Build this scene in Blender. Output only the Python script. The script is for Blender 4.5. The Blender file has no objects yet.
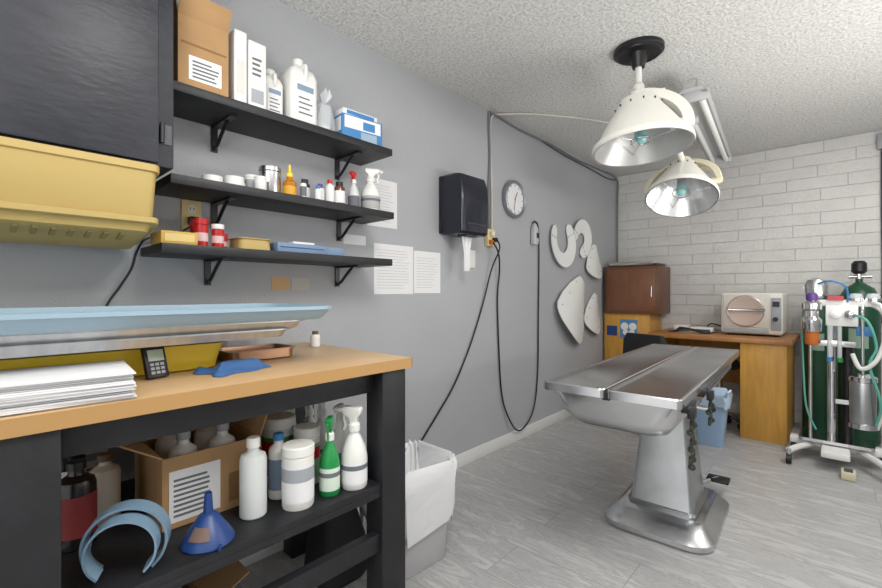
import bpy, bmesh, math, random
from mathutils import Vector, Matrix
random.seed(7)
R=math.radians
def lin(h):
    h=h.lstrip('#'); o=[]
    for i in (0,2,4):
        c=int(h[i:i+2],16)/255
        o.append(c/12.92 if c<=.04045 else ((c+.055)/1.055)**2.4)
    return (*o,1)
MATS={}
def mat(name,col,rough=.5,metal=0,bump=0,bscale=60,noise=0,nscale=6,trans=0,alpha=1,emit=0,nstretch=(1,1,1),coat=0):
    if name in MATS: return MATS[name]
    m=bpy.data.materials.new(name); m.use_nodes=True
    nt=m.node_tree; p=nt.nodes['Principled BSDF']
    c=lin(col) if isinstance(col,str) else col
    p.inputs['Base Color'].default_value=c
    p.inputs['Roughness'].default_value=rough
    p.inputs['Metallic'].default_value=metal
    p.inputs['Transmission Weight'].default_value=trans
    p.inputs['Alpha'].default_value=alpha
    p.inputs['Coat Weight'].default_value=coat
    if emit:
        p.inputs['Emission Color'].default_value=c; p.inputs['Emission Strength'].default_value=emit
    if bump or noise:
        tc=nt.nodes.new('ShaderNodeTexCoord'); mp=nt.nodes.new('ShaderNodeMapping')
        mp.inputs['Scale'].default_value=nstretch
        nt.links.new(tc.outputs['Object'],mp.inputs[0])
    if noise:
        n=nt.nodes.new('ShaderNodeTexNoise'); n.inputs['Scale'].default_value=nscale; n.inputs['Detail'].default_value=5
        nt.links.new(mp.outputs[0],n.inputs['Vector'])
        r=nt.nodes.new('ShaderNodeValToRGB')
        r.color_ramp.elements[0].position=.3; r.color_ramp.elements[1].position=.7
        r.color_ramp.elements[0].color=(c[0]*(1-noise),c[1]*(1-noise),c[2]*(1-noise),1)
        r.color_ramp.elements[1].color=(min(1,c[0]*(1+noise*.6)),min(1,c[1]*(1+noise*.6)),min(1,c[2]*(1+noise*.6)),1)
        nt.links.new(n.outputs['Fac'],r.inputs[0]); nt.links.new(r.outputs[0],p.inputs['Base Color'])
    if bump:
        n2=nt.nodes.new('ShaderNodeTexNoise'); n2.inputs['Scale'].default_value=bscale; n2.inputs['Detail'].default_value=3
        nt.links.new(mp.outputs[0],n2.inputs['Vector'])
        b=nt.nodes.new('ShaderNodeBump'); b.inputs['Strength'].default_value=min(1,bump); b.inputs['Distance'].default_value=.01
        nt.links.new(n2.outputs['Fac'],b.inputs['Height']); nt.links.new(b.outputs[0],p.inputs['Normal'])
    MATS[name]=m; return m

def rring(cx,cy,hx,hy,rad,z,n=5):
    rad=min(rad,hx*.999,hy*.999); pts=[]
    for (sx,sy,a0) in ((1,1,0),(-1,1,90),(-1,-1,180),(1,-1,270)):
        for i in range(n+1):
            a=R(a0+90*i/n)
            pts.append((cx+sx*(hx-rad)+rad*math.cos(a), cy+sy*(hy-rad)+rad*math.sin(a), z))
    return pts
def T(x,y,z): return Matrix.Translation((x,y,z))
def RX(a): return Matrix.Rotation(R(a),4,'X')
def RY(a): return Matrix.Rotation(R(a),4,'Y')
def RZ(a): return Matrix.Rotation(R(a),4,'Z')
def smoothpts(pts,n=6):
    P=[Vector(p) for p in pts]
    if len(P)<3: return P
    out=[]
    for i in range(len(P)-1):
        p0=P[max(i-1,0)];p1=P[i];p2=P[i+1];p3=P[min(i+2,len(P)-1)]
        for k in range(n):
            t=k/n
            out.append(.5*((2*p1)+(-p0+p2)*t+(2*p0-5*p1+4*p2-p3)*t*t+(-p0+3*p1-3*p2+p3)*t**3))
    out.append(P[-1]); return out

class B:
    def __init__(s,name): s.name=name; s.bm=bmesh.new(); s.mats=[]; s.G=None
    def _add(s,bm,m,M=None,smooth=True):
        if M is not None: bmesh.ops.transform(bm,matrix=M,verts=bm.verts)
        if s.G is not None: bmesh.ops.transform(bm,matrix=s.G,verts=bm.verts)
        if m not in s.mats: s.mats.append(m)
        i=s.mats.index(m)
        bmesh.ops.recalc_face_normals(bm,faces=bm.faces)
        for f in bm.faces: f.material_index=i; f.smooth=smooth
        me=bpy.data.meshes.new('t'); bm.to_mesh(me); bm.free(); s.bm.from_mesh(me); bpy.data.meshes.remove(me)
        return s
    def box(s,a,b,m,bev=0,seg=2,M=None):
        bm=bmesh.new(); bmesh.ops.create_cube(bm,size=1)
        for v in bm.verts: v.co=Vector([a[k]+(v.co[k]+.5)*(b[k]-a[k]) for k in range(3)])
        if bev: bmesh.ops.bevel(bm,geom=list(bm.edges),offset=bev,segments=seg,profile=.5,affect='EDGES')
        return s._add(bm,m,M)
    def rings(s,rs,m,c0=True,c1=True,M=None,loop=False):
        bm=bmesh.new(); L=[]
        for r in rs: L.append([bm.verts.new(p) for p in r])
        prs=list(zip(L[:-1],L[1:]))
        if loop: prs.append((L[-1],L[0]))
        for a,b in prs:
            n=len(a)
            if len(a)==1 and len(b)>1:
                for k in range(len(b)): bm.faces.new((a[0],b[k],b[(k+1)%len(b)]))
            elif len(b)==1 and n>1:
                for k in range(n): bm.faces.new((a[k],a[(k+1)%n],b[0]))
            elif n>1:
                for k in range(n): bm.faces.new((a[k],a[(k+1)%n],b[(k+1)%n],b[k]))
        if not loop:
            if c0 and len(L[0])>2: bm.faces.new(L[0])
            if c1 and len(L[-1])>2: bm.faces.new(L[-1])
        return s._add(bm,m,M)
    def loft(s,rs,m,c0=True,c1=True,M=None):
        return s.rings([rring(*r) for r in rs],m,c0,c1,M)
    def lathe(s,prof,m,c=(0,0,0),seg=28,M=None,c0=True,c1=True):
        rs=[]
        for r,z in prof:
            if r<1e-5: rs.append([(c[0],c[1],c[2]+z)])
            else: rs.append([(c[0]+r*math.cos(2*math.pi*k/seg),c[1]+r*math.sin(2*math.pi*k/seg),c[2]+z) for k in range(seg)])
        return s.rings(rs,m,c0,c1,M)
    def cyl(s,p0,p1,r0,m,r1=None,seg=20):
        p0=Vector(p0);p1=Vector(p1);r1=r0 if r1 is None else r1
        d=p1-p0; M=Matrix.Translation(p0)@d.to_track_quat('Z','Y').to_matrix().to_4x4()
        return s.lathe([(r0,0),(r1,d.length)],m,seg=seg,M=M)
    def tube(s,pts,r,m,seg=8,sm=6):
        P=smoothpts(pts,sm) if sm else [Vector(p) for p in pts]
        rs=[]; up=None
        for i,p in enumerate(P):
            t=(P[min(i+1,len(P)-1)]-P[max(i-1,0)]).normalized()
            if up is None:
                up=Vector((0,0,1)) if abs(t.z)<.9 else Vector((1,0,0))
            up=(up-t*up.dot(t)).normalized(); sd=t.cross(up)
            rr=r(i/(len(P)-1)) if callable(r) else r
            rs.append([tuple(p+up*math.cos(2*math.pi*k/seg)*rr+sd*math.sin(2*math.pi*k/seg)*rr) for k in range(seg)])
        return s.rings(rs,m)
    def prism(s,poly,z0,z1,m,M=None,bev=0):
        bm=bmesh.new()
        a=[bm.verts.new((x,y,z0)) for x,y in poly]; b=[bm.verts.new((x,y,z1)) for x,y in poly]
        n=len(a); bm.faces.new(a); bm.faces.new(b)
        for k in range(n): bm.faces.new((a[k],a[(k+1)%n],b[(k+1)%n],b[k]))
        if bev: bmesh.ops.bevel(bm,geom=list(bm.edges),offset=bev,segments=1,affect='EDGES')
        return s._add(bm,m,M)
    def sph(s,c,r,m,sc=(1,1,1),seg=18):
        bm=bmesh.new(); bmesh.ops.create_uvsphere(bm,u_segments=seg,v_segments=seg//2+2,radius=r)
        return s._add(bm,m,T(*c)@Matrix.Diagonal((*sc,1)))
    def torus(s,c,R0,r,m,M=None,seg=28,a0=0,a1=360):
        full=(a1-a0)>=360; n=seg if full else seg+1
        rs=[]
        for i in range(n):
            a=R(a0+(a1-a0)*i/seg)
            rs.append([((R0+r*math.cos(b))*math.cos(a),(R0+r*math.cos(b))*math.sin(a),r*math.sin(b)) for b in [2*math.pi*k/8 for k in range(8)]])
        MM=T(*c)@(M if M is not None else Matrix())
        return s.rings(rs,m,M=MM,loop=full)
    def done(s,loc=(0,0,0),rz=0,ang=35):
        me=bpy.data.meshes.new(s.name); s.bm.to_mesh(me); s.bm.free()
        for m in s.mats: me.materials.append(m)
        try: me.set_sharp_from_angle(angle=R(ang))
        except Exception: pass
        o=bpy.data.objects.new(s.name,me); bpy.context.collection.objects.link(o)
        o.location=loc; o.rotation_euler=(0,0,R(rz)); return o

# ------------------------------------------------ materials
white=mat('white_plastic','#E2E2DE',.4); paper=mat('paper','#E2E2E3',.8); blackm=mat('black_wood','#1B1C20',.5,noise=.3,nscale=14,bump=.15,bscale=40)
blk=mat('black_plastic','#15161A',.35); steel=mat('stainless','#CDCED0',.25,1,noise=.12,nscale=4); chrome=mat('chrome','#DADADC',.1,1)
satin=mat('satin_tray_steel','#C2C4C6',.35,.75,noise=.12,nscale=7,nstretch=(1,6,1))
brushed=mat('brushed_steel','#B4B6B8',.32,1,noise=.15,nscale=8)
card=mat('cardboard','#A8855C',.85,noise=.1,nscale=10); cardd=mat('cardboard_dark','#86663F',.9)
amber=mat('amber','#6B2A10',.15,coat=.5); red=mat('red_plastic','#B81F24',.3); green=mat('green_plastic','#1F8A46',.3)
blue=mat('blue_box','#3E7FB8',.5); navy=mat('navy','#1D3D78',.4); yel=mat('yellow_plastic','#B89F60',.5); yel2=mat('yellow_bright','#F0D033',.4)
lblue=mat('pale_blue_plastic','#95AEBE',.4); grey=mat('grey_plastic','#9DA1A6',.5); dgrey=mat('dark_grey','#44474B',.5)
labelb=mat('label_print','#6A6D73',.8); clear=mat('clear_plastic','#DDE3E6',.2,alpha=.55); frost=mat('frosted_plastic','#DADEDD',.35,alpha=.85)
teal=mat('teal','#3E9C96',.4); orange=mat('orange','#C06A2A',.5); purple=mat('purple','#5D3D86',.4)
wood=mat('golden_wood','#CB9743',.45,noise=.15,nscale=5,nstretch=(8,8,1)); brownw=mat('brown_wood','#6B4630',.4,noise=.25,nscale=6,nstretch=(1,8,8))

# ------------------------------------------------ room
W=2.95; YB=4.93; Y0=-1.5; H=2.44
b=B('floor')
fm=bpy.data.materials.new('vinyl_plank'); fm.use_nodes=True; nt=fm.node_tree; p=nt.nodes['Principled BSDF']
tc=nt.nodes.new('ShaderNodeTexCoord')
mp=nt.nodes.new('ShaderNodeMapping'); nt.links.new(tc.outputs['Object'],mp.inputs[0])
br=nt.nodes.new('ShaderNodeTexBrick'); br.offset=.37
br.inputs['Scale'].default_value=1; br.inputs['Brick Width'].default_value=1.22; br.inputs['Row Height'].default_value=.24
br.inputs['Mortar Size'].default_value=.0014; br.inputs['Color1'].default_value=(0,0,0,1); br.inputs['Color2'].default_value=(1,1,1,1); br.inputs['Mortar'].default_value=(.5,.5,.5,1)
nt.links.new(mp.outputs[0],br.inputs['Vector'])
mp2=nt.nodes.new('ShaderNodeMapping'); mp2.inputs['Scale'].default_value=(1.4,7,1); mp2.inputs['Rotation'].default_value=(0,0,.06); nt.links.new(tc.outputs['Object'],mp2.inputs[0])
ad=nt.nodes.new('ShaderNodeVectorMath'); ad.operation='MULTIPLY_ADD'; ad.inputs[1].default_value=(3,3,3)
nt.links.new(br.outputs['Color'],ad.inputs[0]); nt.links.new(mp2.outputs[0],ad.inputs[2])
n=nt.nodes.new('ShaderNodeTexNoise'); n.inputs['Scale'].default_value=2.4; n.inputs['Detail'].default_value=9; n.inputs['Roughness'].default_value=.68; n.inputs['Distortion'].default_value=1.3
nt.links.new(ad.outputs[0],n.inputs['Vector'])
cr=nt.nodes.new('ShaderNodeValToRGB'); e=cr.color_ramp.elements
e[0].position=.28; e[0].color=lin('#8F8F8F'); e[1].position=.68; e[1].color=lin('#BEBEBD')
x=e.new(.44); x.color=lin('#AFAFAF'); x=e.new(.5); x.color=lin('#9D9D9E')
x=e.new(.55); x.color=lin('#B4B4B4')
nt.links.new(n.outputs['Fac'],cr.inputs[0])
mx=nt.nodes.new('ShaderNodeMix'); mx.data_type='RGBA'; mx.inputs['B'].default_value=lin('#808080')
nt.links.new(br.outputs['Fac'],mx.inputs['Factor']); nt.links.new(cr.outputs[0],mx.inputs['A']); nt.links.new(mx.outputs['Result'],p.inputs['Base Color'])
p.inputs['Roughness'].default_value=.38
b.box((-.1,Y0,-.05),(W,YB+.1,0),fm); b.done()
b=B('wall_left'); b.box((-.1,Y0,0),(0,YB,H),mat('grey_wall_paint','#ABADB1',.7,bump=.25,bscale=120,noise=.03,nscale=2)); b.done()
b=B('wall_right'); b.box((W,Y0,0),(W+.1,YB+.1,H),mat('right_wall_paint','#BFBFBF',.7)); b.done()
b=B('baseboard_left'); b.box((0,-1.4,0),(.014,4.5,.085),mat('trim_paint','#DEDEDC',.5),.003); b.done()
cm=bpy.data.materials.new('popcorn_ceiling'); cm.use_nodes=True; nt=cm.node_tree; p=nt.nodes['Principled BSDF']
p.inputs['Roughness'].default_value=.95
tc=nt.nodes.new('ShaderNodeTexCoord'); v=nt.nodes.new('ShaderNodeTexNoise'); v.inputs['Scale'].default_value=68; v.inputs['Detail'].default_value=4; v.inputs['Roughness'].default_value=.6
nt.links.new(tc.outputs['Object'],v.inputs['Vector'])
bp=nt.nodes.new('ShaderNodeBump'); bp.inputs['Strength'].default_value=.75; bp.inputs['Distance'].default_value=.015
nt.links.new(v.outputs['Fac'],bp.inputs['Height']); nt.links.new(bp.outputs[0],p.inputs['Normal'])
cr=nt.nodes.new('ShaderNodeValToRGB'); cr.color_ramp.elements[0].position=.36; cr.color_ramp.elements[0].color=lin('#BDBDBB'); cr.color_ramp.elements[1].position=.6; cr.color_ramp.elements[1].color=lin('#E0E0DD')
nt.links.new(v.outputs['Fac'],cr.inputs[0]); nt.links.new(cr.outputs[0],p.inputs['Base Color'])
b=B('ceiling'); b.box((-.1,Y0,H),(W+.1,YB+.1,H+.08),cm); b.done()
bwm=mat('white_block_paint','#D3D2D0',.65,bump=.6,bscale=40,noise=.06,nscale=6)
b=B('wall_back'); b.box((-.1,YB+.004,0),(W+.1,YB+.1,H),mat('mortar_paint','#C8C8C6',.8))
rh=.1016; z=0; row=0
while z<H-.01:
    x=-.05-(.2 if row%2 else 0)-random.random()*.06
    while x<W:
        x1=x+.4; a=max(x,0); c=min(x1,W)
        if c-a>.02:
            j=random.uniform(-.003,.003)
            b.box((a+.0012,YB-.004+j,z+.0014),(c-.0012,YB+.012,min(z+rh-.0014,H)),bwm,.003,1)
        x=x1
    z+=rh; row+=1
b.done()

# ------------------------------------------------ hanging cabinet + yellow tub
cabm=mat('black_cabinet_paint','#262830',.42,noise=.28,nscale=9,bump=.12,bscale=25,nstretch=(1,1,3))
b=B('hanging_black_cabinet')
b.box((0,-.7,1.53),(.31,.437,2.437),cabm,.003)
b.box((.311,-.68,1.545),(.331,-.14,2.42),cabm,.004); b.box((.311,-.13,1.535),(.331,.392,2.42),cabm,.004)
b.cyl((.325,.402,1.60),(.325,.402,1.66),.006,blk); b.box((.31,.40,1.60),(.314,.43,1.66),dgrey)
b.cyl((.325,.402,2.1),(.325,.402,2.16),.006,blk)
b.done()
b=B('yellow_plastic_bin')
sh=Matrix(((1,0,0,0),(0,1,0,0),(.17,0,1,-.056),(0,0,0,1)))
b.loft([(.19,0,.10,.36,.02,1.33),(.19,0,.115,.372,.02,1.333),(.19,0,.125,.382,.02,1.36),(.19,0,.135,.39,.02,1.505),(.19,0,.142,.397,.02,1.507),(.19,0,.142,.397,.02,1.527),(.19,0,.13,.38,.02,1.527),(.19,0,.11,.365,.02,1.36)],yel,M=sh)
b.loft([(.19,0,.13,.386,.02,1.352),(.19,0,.139,.395,.02,1.354),(.19,0,.139,.395,.02,1.370),(.19,0,.13,.386,.02,1.374)],yel,M=sh)
for k in range(18):
    y=-.34+k*.038
    b.box((.22,y,1.3235),(.285,y+.012,1.3305),mat('yellow_dark','#94804A',.6),M=sh)
b.done()

# ------------------------------------------------ shelves
def shelf(y0,y1,z,d=.25):
    b=B('bracket_shelf'); t=.032
    b.box((.001,y0,z-t),(d,y1,z),blackm,.003)
    for y in (y0+.21,y1-.16):
        b.box((.001,y,z-t-.10),(.008,y+.024,z-t),blk); b.box((.001,y,z-t-.008),(.19,y+.024,z-t),blk)
        b.tube([(.006,y+.012,z-t-.09),(.04,y+.012,z-t-.075),(.085,y+.012,z-t-.04),(.13,y+.012,z-t-.008)],.007,blk)
    b.done()
Z1,Z2,Z3=1.305,1.532,1.835
shelf(.42,1.39,Z1); shelf(.445,1.40,Z2); shelf(.445,1.39,Z3)
E=.0006
def bottle(name,loc,r,h,bm_,cap,label=None,neck=.38,caph=.1,sh=.78,rz=0):
    b=B(name); nr=r*neck
    b.lathe([(r*.9,0),(r,h*.02),(r,h*sh*.92),(r*.9,h*sh),(nr*1.1,h*(1-caph-.06)),(nr,h*(1-caph-.03)),(nr,h*(1-caph))],bm_)
    b.lathe([(nr*1.25,h*(1-caph)),(nr*1.25,h*.99),(nr*1.1,h)],cap)
    if label: b.lathe([(r*1.015,h*.15),(r*1.015,h*sh*.8)],label,c0=False,c1=False)
    return b.done((loc[0],loc[1],loc[2]+E),rz)
def jar(name,loc,r,h,body,lid,label=None,l2=None):
    b=B(name)
    b.lathe([(r*.95,0),(r,h*.03),(r,h*.82),(r*.9,h*.85)],body)
    b.lathe([(r*1.03,h*.85),(r*1.03,h*.98),(r*.95,h)],lid)
    if label: b.lathe([(r*1.012,h*.12),(r*1.012,h*.72)],label,c0=False,c1=False)
    if l2: b.lathe([(r*1.02,h*.45),(r*1.02,h*.66)],l2,c0=False,c1=False)
    return b.done((loc[0],loc[1],loc[2]+E))
def spray(name,loc,r,h,body,trig,label=None,rz=0,cap=None):
    b=B(name); hb=h*.72
    b.lathe([(r*.92,0),(r,h*.02),(r,hb*.55),(r*.85,hb*.7),(r*.5,hb*.88),(r*.36,hb*.93),(r*.36,hb)],body)
    if label:
        b.lathe([(r*1.015,hb*.1),(r*1.015,hb*.5)],label,c0=False,c1=False)
        b.lathe([(r*1.025,hb*.34),(r*1.025,hb*.42)],labelb,c0=False,c1=False)
    b.lathe([(r*.46,hb*.97),(r*.46,hb*1.08),(r*.3,hb*1.12)],cap or trig)
    b.loft([(0,0,r*.28,r*.26,.004,hb*1.1),(r*.05,0,r*.36,r*.28,.005,hb*1.2),(r*.15,0,r*.75,r*.3,.006,hb*1.27),(r*.2,0,r*.85,r*.3,.006,hb*1.35),(r*.1,0,r*.7,r*.25,.006,hb*1.385)],trig)
    b.cyl((r*1.0,0,hb*1.31),(r*1.3,0,hb*1.31),r*.16,trig)
    b.tube([(r*.75,0,hb*1.27),(r*.85,0,hb*1.17),(r*.72,0,hb*1.05),(r*.85,0,hb*.97)],r*.1,trig)
    return b.done((loc[0],loc[1],loc[2]+E),rz)
def carton(name,loc,sx,sy,h,body,labels=(),rz=0,flaps=False,inner=None):
    b=B(name)
    if not flaps: b.box((-sx/2,-sy/2,0),(sx/2,sy/2,h),body,.003)
    else:
        t=.004; hx,hy=sx/2,sy/2
        b.box((-hx,-hy,0),(hx,hy,t),body)
        b.box((-hx,-hy,t),(-hx+t,hy,h),body);b.box((hx-t,-hy,t),(hx,hy,h),body)
        b.box((-hx+t,-hy,t),(hx-t,-hy+t,h),body);b.box((-hx+t,hy-t,t),(hx-t,hy,h),body)
        fl=min(hx,hy)*.9
        if flaps[0] is not None: b.box((0,-hy,0),(fl,hy,t),body,M=T(hx,0,h)@RY(flaps[0]))
        b.box((-fl,-hy,0),(0,hy,t),body,M=T(-hx,0,h)@RY(-flaps[1]))
        b.box((-hx,0,0),(hx,fl,t),body,M=T(0,hy,h)@RX(-flaps[2])); b.box((-hx,-fl,0),(hx,0,t),body,M=T(0,-hy,h)@RX(flaps[3]))
    for (face,u0,u1,v0,v1,m) in labels:
        if face=='x': b.box((sx/2,u0*sy-sy/2,v0*h),(sx/2+.0012,u1*sy-sy/2,v1*h),m)
        if face=='X': b.box((sx/2+.0012,u0*sy-sy/2,v0*h),(sx/2+.002,u1*sy-sy/2,v1*h),m)
        if face=='y': b.box((u0*sx-sx/2,-sy/2-.0012,v0*h),(u1*sx-sx/2,-sy/2,v1*h),m)
        if face=='z': b.box((u0*sx-sx/2,v0*sy-sy/2,h),(u1*sx-sx/2,v1*sy-sy/2,h+.0012),m)
    return b.done((loc[0],loc[1],loc[2]+E),rz)
def lines(u0,u1,v0,v1,n):
    return [('X',u0,u1-(u1-u0)*.3*random.random(),v0+(v1-v0)*k/n,v0+(v1-v0)*(k+.45)/n,labelb) for k in range(n)]

# top shelf
carton('cardboard_box',(.13,.549,Z3),.22,.16,.23,card,[('x',.2,.85,.1,.45,paper)]+lines(.27,.8,.14,.42,5)+[('x',.05,.95,.6,.63,cardd)],flaps=(-62,-75,-84,-80))
b=B('packing_paper_roll'); b.loft([(0,0,.05,.06,.03,0),(0,0,.055,.065,.03,.14),(0,0,.045,.05,.02,.19)],mat('tan_card','#C9A77A',.8)); b.done((.13,.55,Z3+.006+E))
carton('white_carton',(.12,.680,Z3),.2,.046,.27,paper,[('x',.2,.8,.15,.6,mat('offwhite','#CFCDC6',.7))])
carton('white_carton',(.13,.745,Z3),.17,.068,.255,white,[('x',.15,.85,.1,.3,grey)]+lines(.2,.8,.5,.8,4))
def jug(name,loc,w,d,h,m,cap,lab,rz=0):
    b=B(name)
    b.loft([(0,0,w*.47,d*.47,.015,0),(0,0,w/2,d/2,.02,.01),(0,0,w/2,d/2,.02,h*.72),(0,0,w*.42,d*.42,.02,h*.82),(0,0,w*.2,d*.2,.015,h*.89),(0,0,.018,.018,.017,h*.91)],m)
    b.cyl((0,0,h*.9),(0,0,h),.021,cap)
    b.box((w/2,-d*.35,h*.12),(w/2+.001,d*.35,h*.62),lab)
    b.box((w/2+.001,-d*.3,h*.5),(w/2+.002,d*.3,h*.58),mat('label_blue','#7F93A8',.7))
    for k in range(4): b.box((w/2+.001,-d*.25,h*(.18+k*.07)),(w/2+.002,d*(.25-.1*(k%2)),h*(.20+k*.07)),labelb)
    b.tube([(w*.3,0,h*.83),(w*.5,0,h*.86),(w*.54,0,h*.74),(w*.47,0,h*.66)],.008,m)
    return b.done((loc[0],loc[1],loc[2]+E),rz)
jug('white_jug',(.12,.838,Z3),.09,.085,.215,white,white,paper)
jug('white_jug',(.13,.96,Z3),.12,.125,.30,white,white,paper,0)
b=B('plastic_bag')
pts=[]
for i,(z,r) in enumerate([(0,.045),(.04,.058),(.10,.055),(.14,.045),(.16,.02),(.20,.045)]):
    pts.append([(r*math.cos(2*math.pi*k/24)*(1+.12*math.sin(k*5+i)),r*.9*math.sin(2*math.pi*k/24)*(1+.12*math.cos(k*4+i*2)),z+(.02*math.sin(k*2) if i==5 else 0)) for k in range(24)])
b.rings(pts,clear,c1=False); b.sph((0,0,.04),.035,white,(1,1,1)); b.done((.12,1.085,Z3+E))
carton('glove_box',(.13,1.262,Z3),.13,.215,.125,blue,[('x',.05,.95,.5,.95,paper),('x',.45,.85,.1,.45,lblue),('X',.5,.8,.55,.85,blue),('z',.05,.95,.1,.9,paper),('y',.1,.9,.4,.9,paper)],rz=-6)
carton('white_carton',(.12,1.26,Z3+.1272),.11,.19,.03,paper,[('x',.1,.9,.2,.8,blue)],rz=-3)

# middle shelf
def tape(loc,r,h,m,core):
    b=B('tape_roll'); b.rings([[(rr*math.cos(2*math.pi*k/28),rr*math.sin(2*math.pi*k/28),zz) for k in range(28)] for rr,zz in ((r*.55,0),(r,0),(r,h),(r*.55,h))],m,loop=True)
    b.lathe([(r*.55,.001),(r*.5,.001),(r*.5,h-.001),(r*.55,h-.001)],core,c0=False,c1=False); b.done((loc[0],loc[1],loc[2]+E))
tape((.17,.60,Z2),.035,.03,white,card); tape((.15,.685,Z2),.04,.026,white,card); tape((.15,.685,Z2+.027),.036,.02,paper,card)
jar('white_tub',(.14,.757,Z2),.028,.07,white,white,grey)
jar('steel_canister',(.13,.835,Z2),.042,.12,steel,steel)
jar('white_tub',(.205,.762,Z2),.022,.055,white,white)
b=B('amber_bottle'); b.lathe([(.025,0),(.027,.004),(.027,.065),(.012,.082),(.012,.092)],mat('orange_liquid','#B9740F',.15)); b.lathe([(.014,.09),(.014,.105),(.006,.11),(.005,.14),(0,.143)],yel2); b.lathe([(.0275,.015),(.0275,.05)],mat('orange_label','#D9A02E',.6),c0=False,c1=False); b.done((.16,.905,Z2+E))
bottle('dropper_bottle',(.19,.95,Z2),.013,.085,white,blk,labelb,.5,.2)
bottle('dark_bottle',(.14,.99,Z2),.018,.10,blk,blk,paper,.5,.2)
bottle('dropper_bottle',(.19,1.02,Z2),.014,.07,white,blue,paper,.5,.2)
bottle('dropper_bottle',(.15,1.055,Z2),.018,.09,white,purple,paper,.5,.25)
bottle('dropper_bottle',(.16,1.098,Z2),.02,.115,white,red,paper,.45,.15)
bottle('brown_bottle',(.16,1.148,Z2),.026,.115,amber,blk,paper,.5,.16)
bottle('brown_bottle',(.10,1.195,Z2),.024,.11,amber,white,paper,.5,.16)
spray('spray_bottle',(.15,1.235,Z2),.026,.18,frost,red,labelb,-70,white)
spray('spray_bottle',(.15,1.335,Z2),.046,.215,white,white,mat('grey_label','#A9AAA9',.6),60)
# lower shelf
carton('yellow_card_box',(.17,.478,Z1),.12,.11,.042,mat('yellow_card','#C9A552',.7),[('x',.1,.9,.2,.8,mat('yellow_card_light','#D9C07E',.7))])
for k,(x,y,r,h) in enumerate(((.17,.563,.022,.1),(.09,.575,.022,.1),(.18,.615,.02,.085),(.13,.65,.018,.06))):
    b=B('pill_bottle'); b.lathe([(r*.95,0),(r,.004),(r,h*.78),(r*.9,h*.8)],red); b.lathe([(r*1.08,h*.8),(r*1.08,h)],white if k in(2,) else red); b.lathe([(r*1.015,h*.2),(r*1.015,h*.5)],mat('pinkish_label','#D8B9B6',.7),c0=False,c1=False); b.done((x,y,Z1+E))
def tray_obj(name,loc,sx,sy,h,m,t=.003,rad=.02,rz=0,fl=1.12,rim=.006):
    b=B(name); hx,hy=sx/2,sy/2
    b.loft([(0,0,hx/fl,hy/fl,rad,0),(0,0,hx/fl+.004,hy/fl+.004,rad,.003),(0,0,hx-rim,hy-rim,rad,h-.004),(0,0,hx,hy,rad,h-.003),(0,0,hx,hy,rad,h),(0,0,hx-rim-t,hy-rim-t,rad,h),(0,0,hx/fl-t,hy/fl-t,rad,t+.001)],m)
    return b.done((loc[0],loc[1],loc[2]+E),rz)
tray_obj('shallow_yellow_box',(.15,.745,Z1),.12,.13,.045,yel)
carton('blue_case',(.15,.935,Z1),.13,.22,.038,mat('blue_grey_case','#7088A6',.5),[('x',.05,.95,.5,.6,navy)])
carton('white_carton',(.15,1.10,Z1),.1,.1,.035,mat('blue_grey_case','#7088A6',.5),[('z',.1,.9,.1,.9,paper)])
carton('white_carton',(.15,.96,Z1+.0385),.06,.1,.012,paper)

# ------------------------------------------------ things on the left wall
def sheet(name,y0,y1,z0,z1,ln=True,m=paper,x=.0003):
    b=B(name); b.box((x,y0,z0),(x+.0015,y1,z1),m)
    if ln:
        n=int((z1-z0)/.016)
        for k in range(2,n-1):
            b.box((x+.0015,y0+.02,z0+k*.016),(x+.002,y1-.02-random.random()*.06,z0+k*.016+.003),mat('faint_print','#BFC1C4',.8))
    b.done()
sheet('paper_notice',1.475,1.765,1.135,1.41); sheet('paper_notice',1.772,2.0,1.14,1.39)
sheet('paper_notice',1.43,1.64,1.50,1.76); sheet('paper_notice',1.28,1.42,1.39,1.44,False)
sheet('note_card',.905,.99,1.155,1.215,False,mat('tan_card','#C9A77A',.8)); sheet('note_card',1.0,1.09,1.155,1.21,True,mat('grey_card','#B9B6AE',.8))
def plate(name,y,z,w=.07,h=.115,m=white,holes=True):
    b=B(name); b.box((.0005,y-w/2,z-h/2),(.007,y+w/2,z+h/2),m,.002)
    if holes:
        for dz in (-.025,.025): b.lathe([(.016,0),(.016,.002)],mat('outlet_face','#D5D3CC',.4),M=T(.007,y,z+dz)@RY(90)); b.box((.009,y-.008,z+dz-.004),(.0095,y-.005,z+dz+.006),blk); b.box((.009,y+.005,z+dz-.004),(.0095,y+.008,z+dz+.006),blk)
    b.done()
plate('electrical_outlet',.585,1.44,m=mat('ivory','#DCCB92',.5)); plate('switch_plate',2.30,1.37,.1,.12,white,False)
b=B('power_cord'); b.box((.0096,.568,1.403),(.04,.602,1.433),blk,.004)
b.tube([(.03,.585,1.405),(.035,.56,1.385),(.035,.50,1.355),(.03,.43,1.335),(.022,.405,1.29),(.018,.39,1.23),(.012,.36,1.17),(.012,.325,1.11),(.012,.30,1.04)],.004,blk); b.done()
b=B('paper_towel_dispenser')
dm=mat('dispenser_navy','#171A28',.25,coat=.2)
b.box((.001,1.985,1.51),(.03,2.255,1.865),blk,.006)
b.loft([(.10,2.12,.075,.125,.02,1.50),(.103,2.12,.09,.132,.025,1.515),(.103,2.12,.095,.135,.025,1.70),(.10,2.12,.090,.135,.025,1.80),(.09,2.12,.08,.13,.025,1.86),(.08,2.12,.06,.12,.02,1.87)],dm)
b.box((.08,2.07,1.49),(.16,2.17,1.503),dgrey,.003)
b.box((.1935,2.03,1.56),(.1985,2.21,1.565),dgrey)
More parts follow.
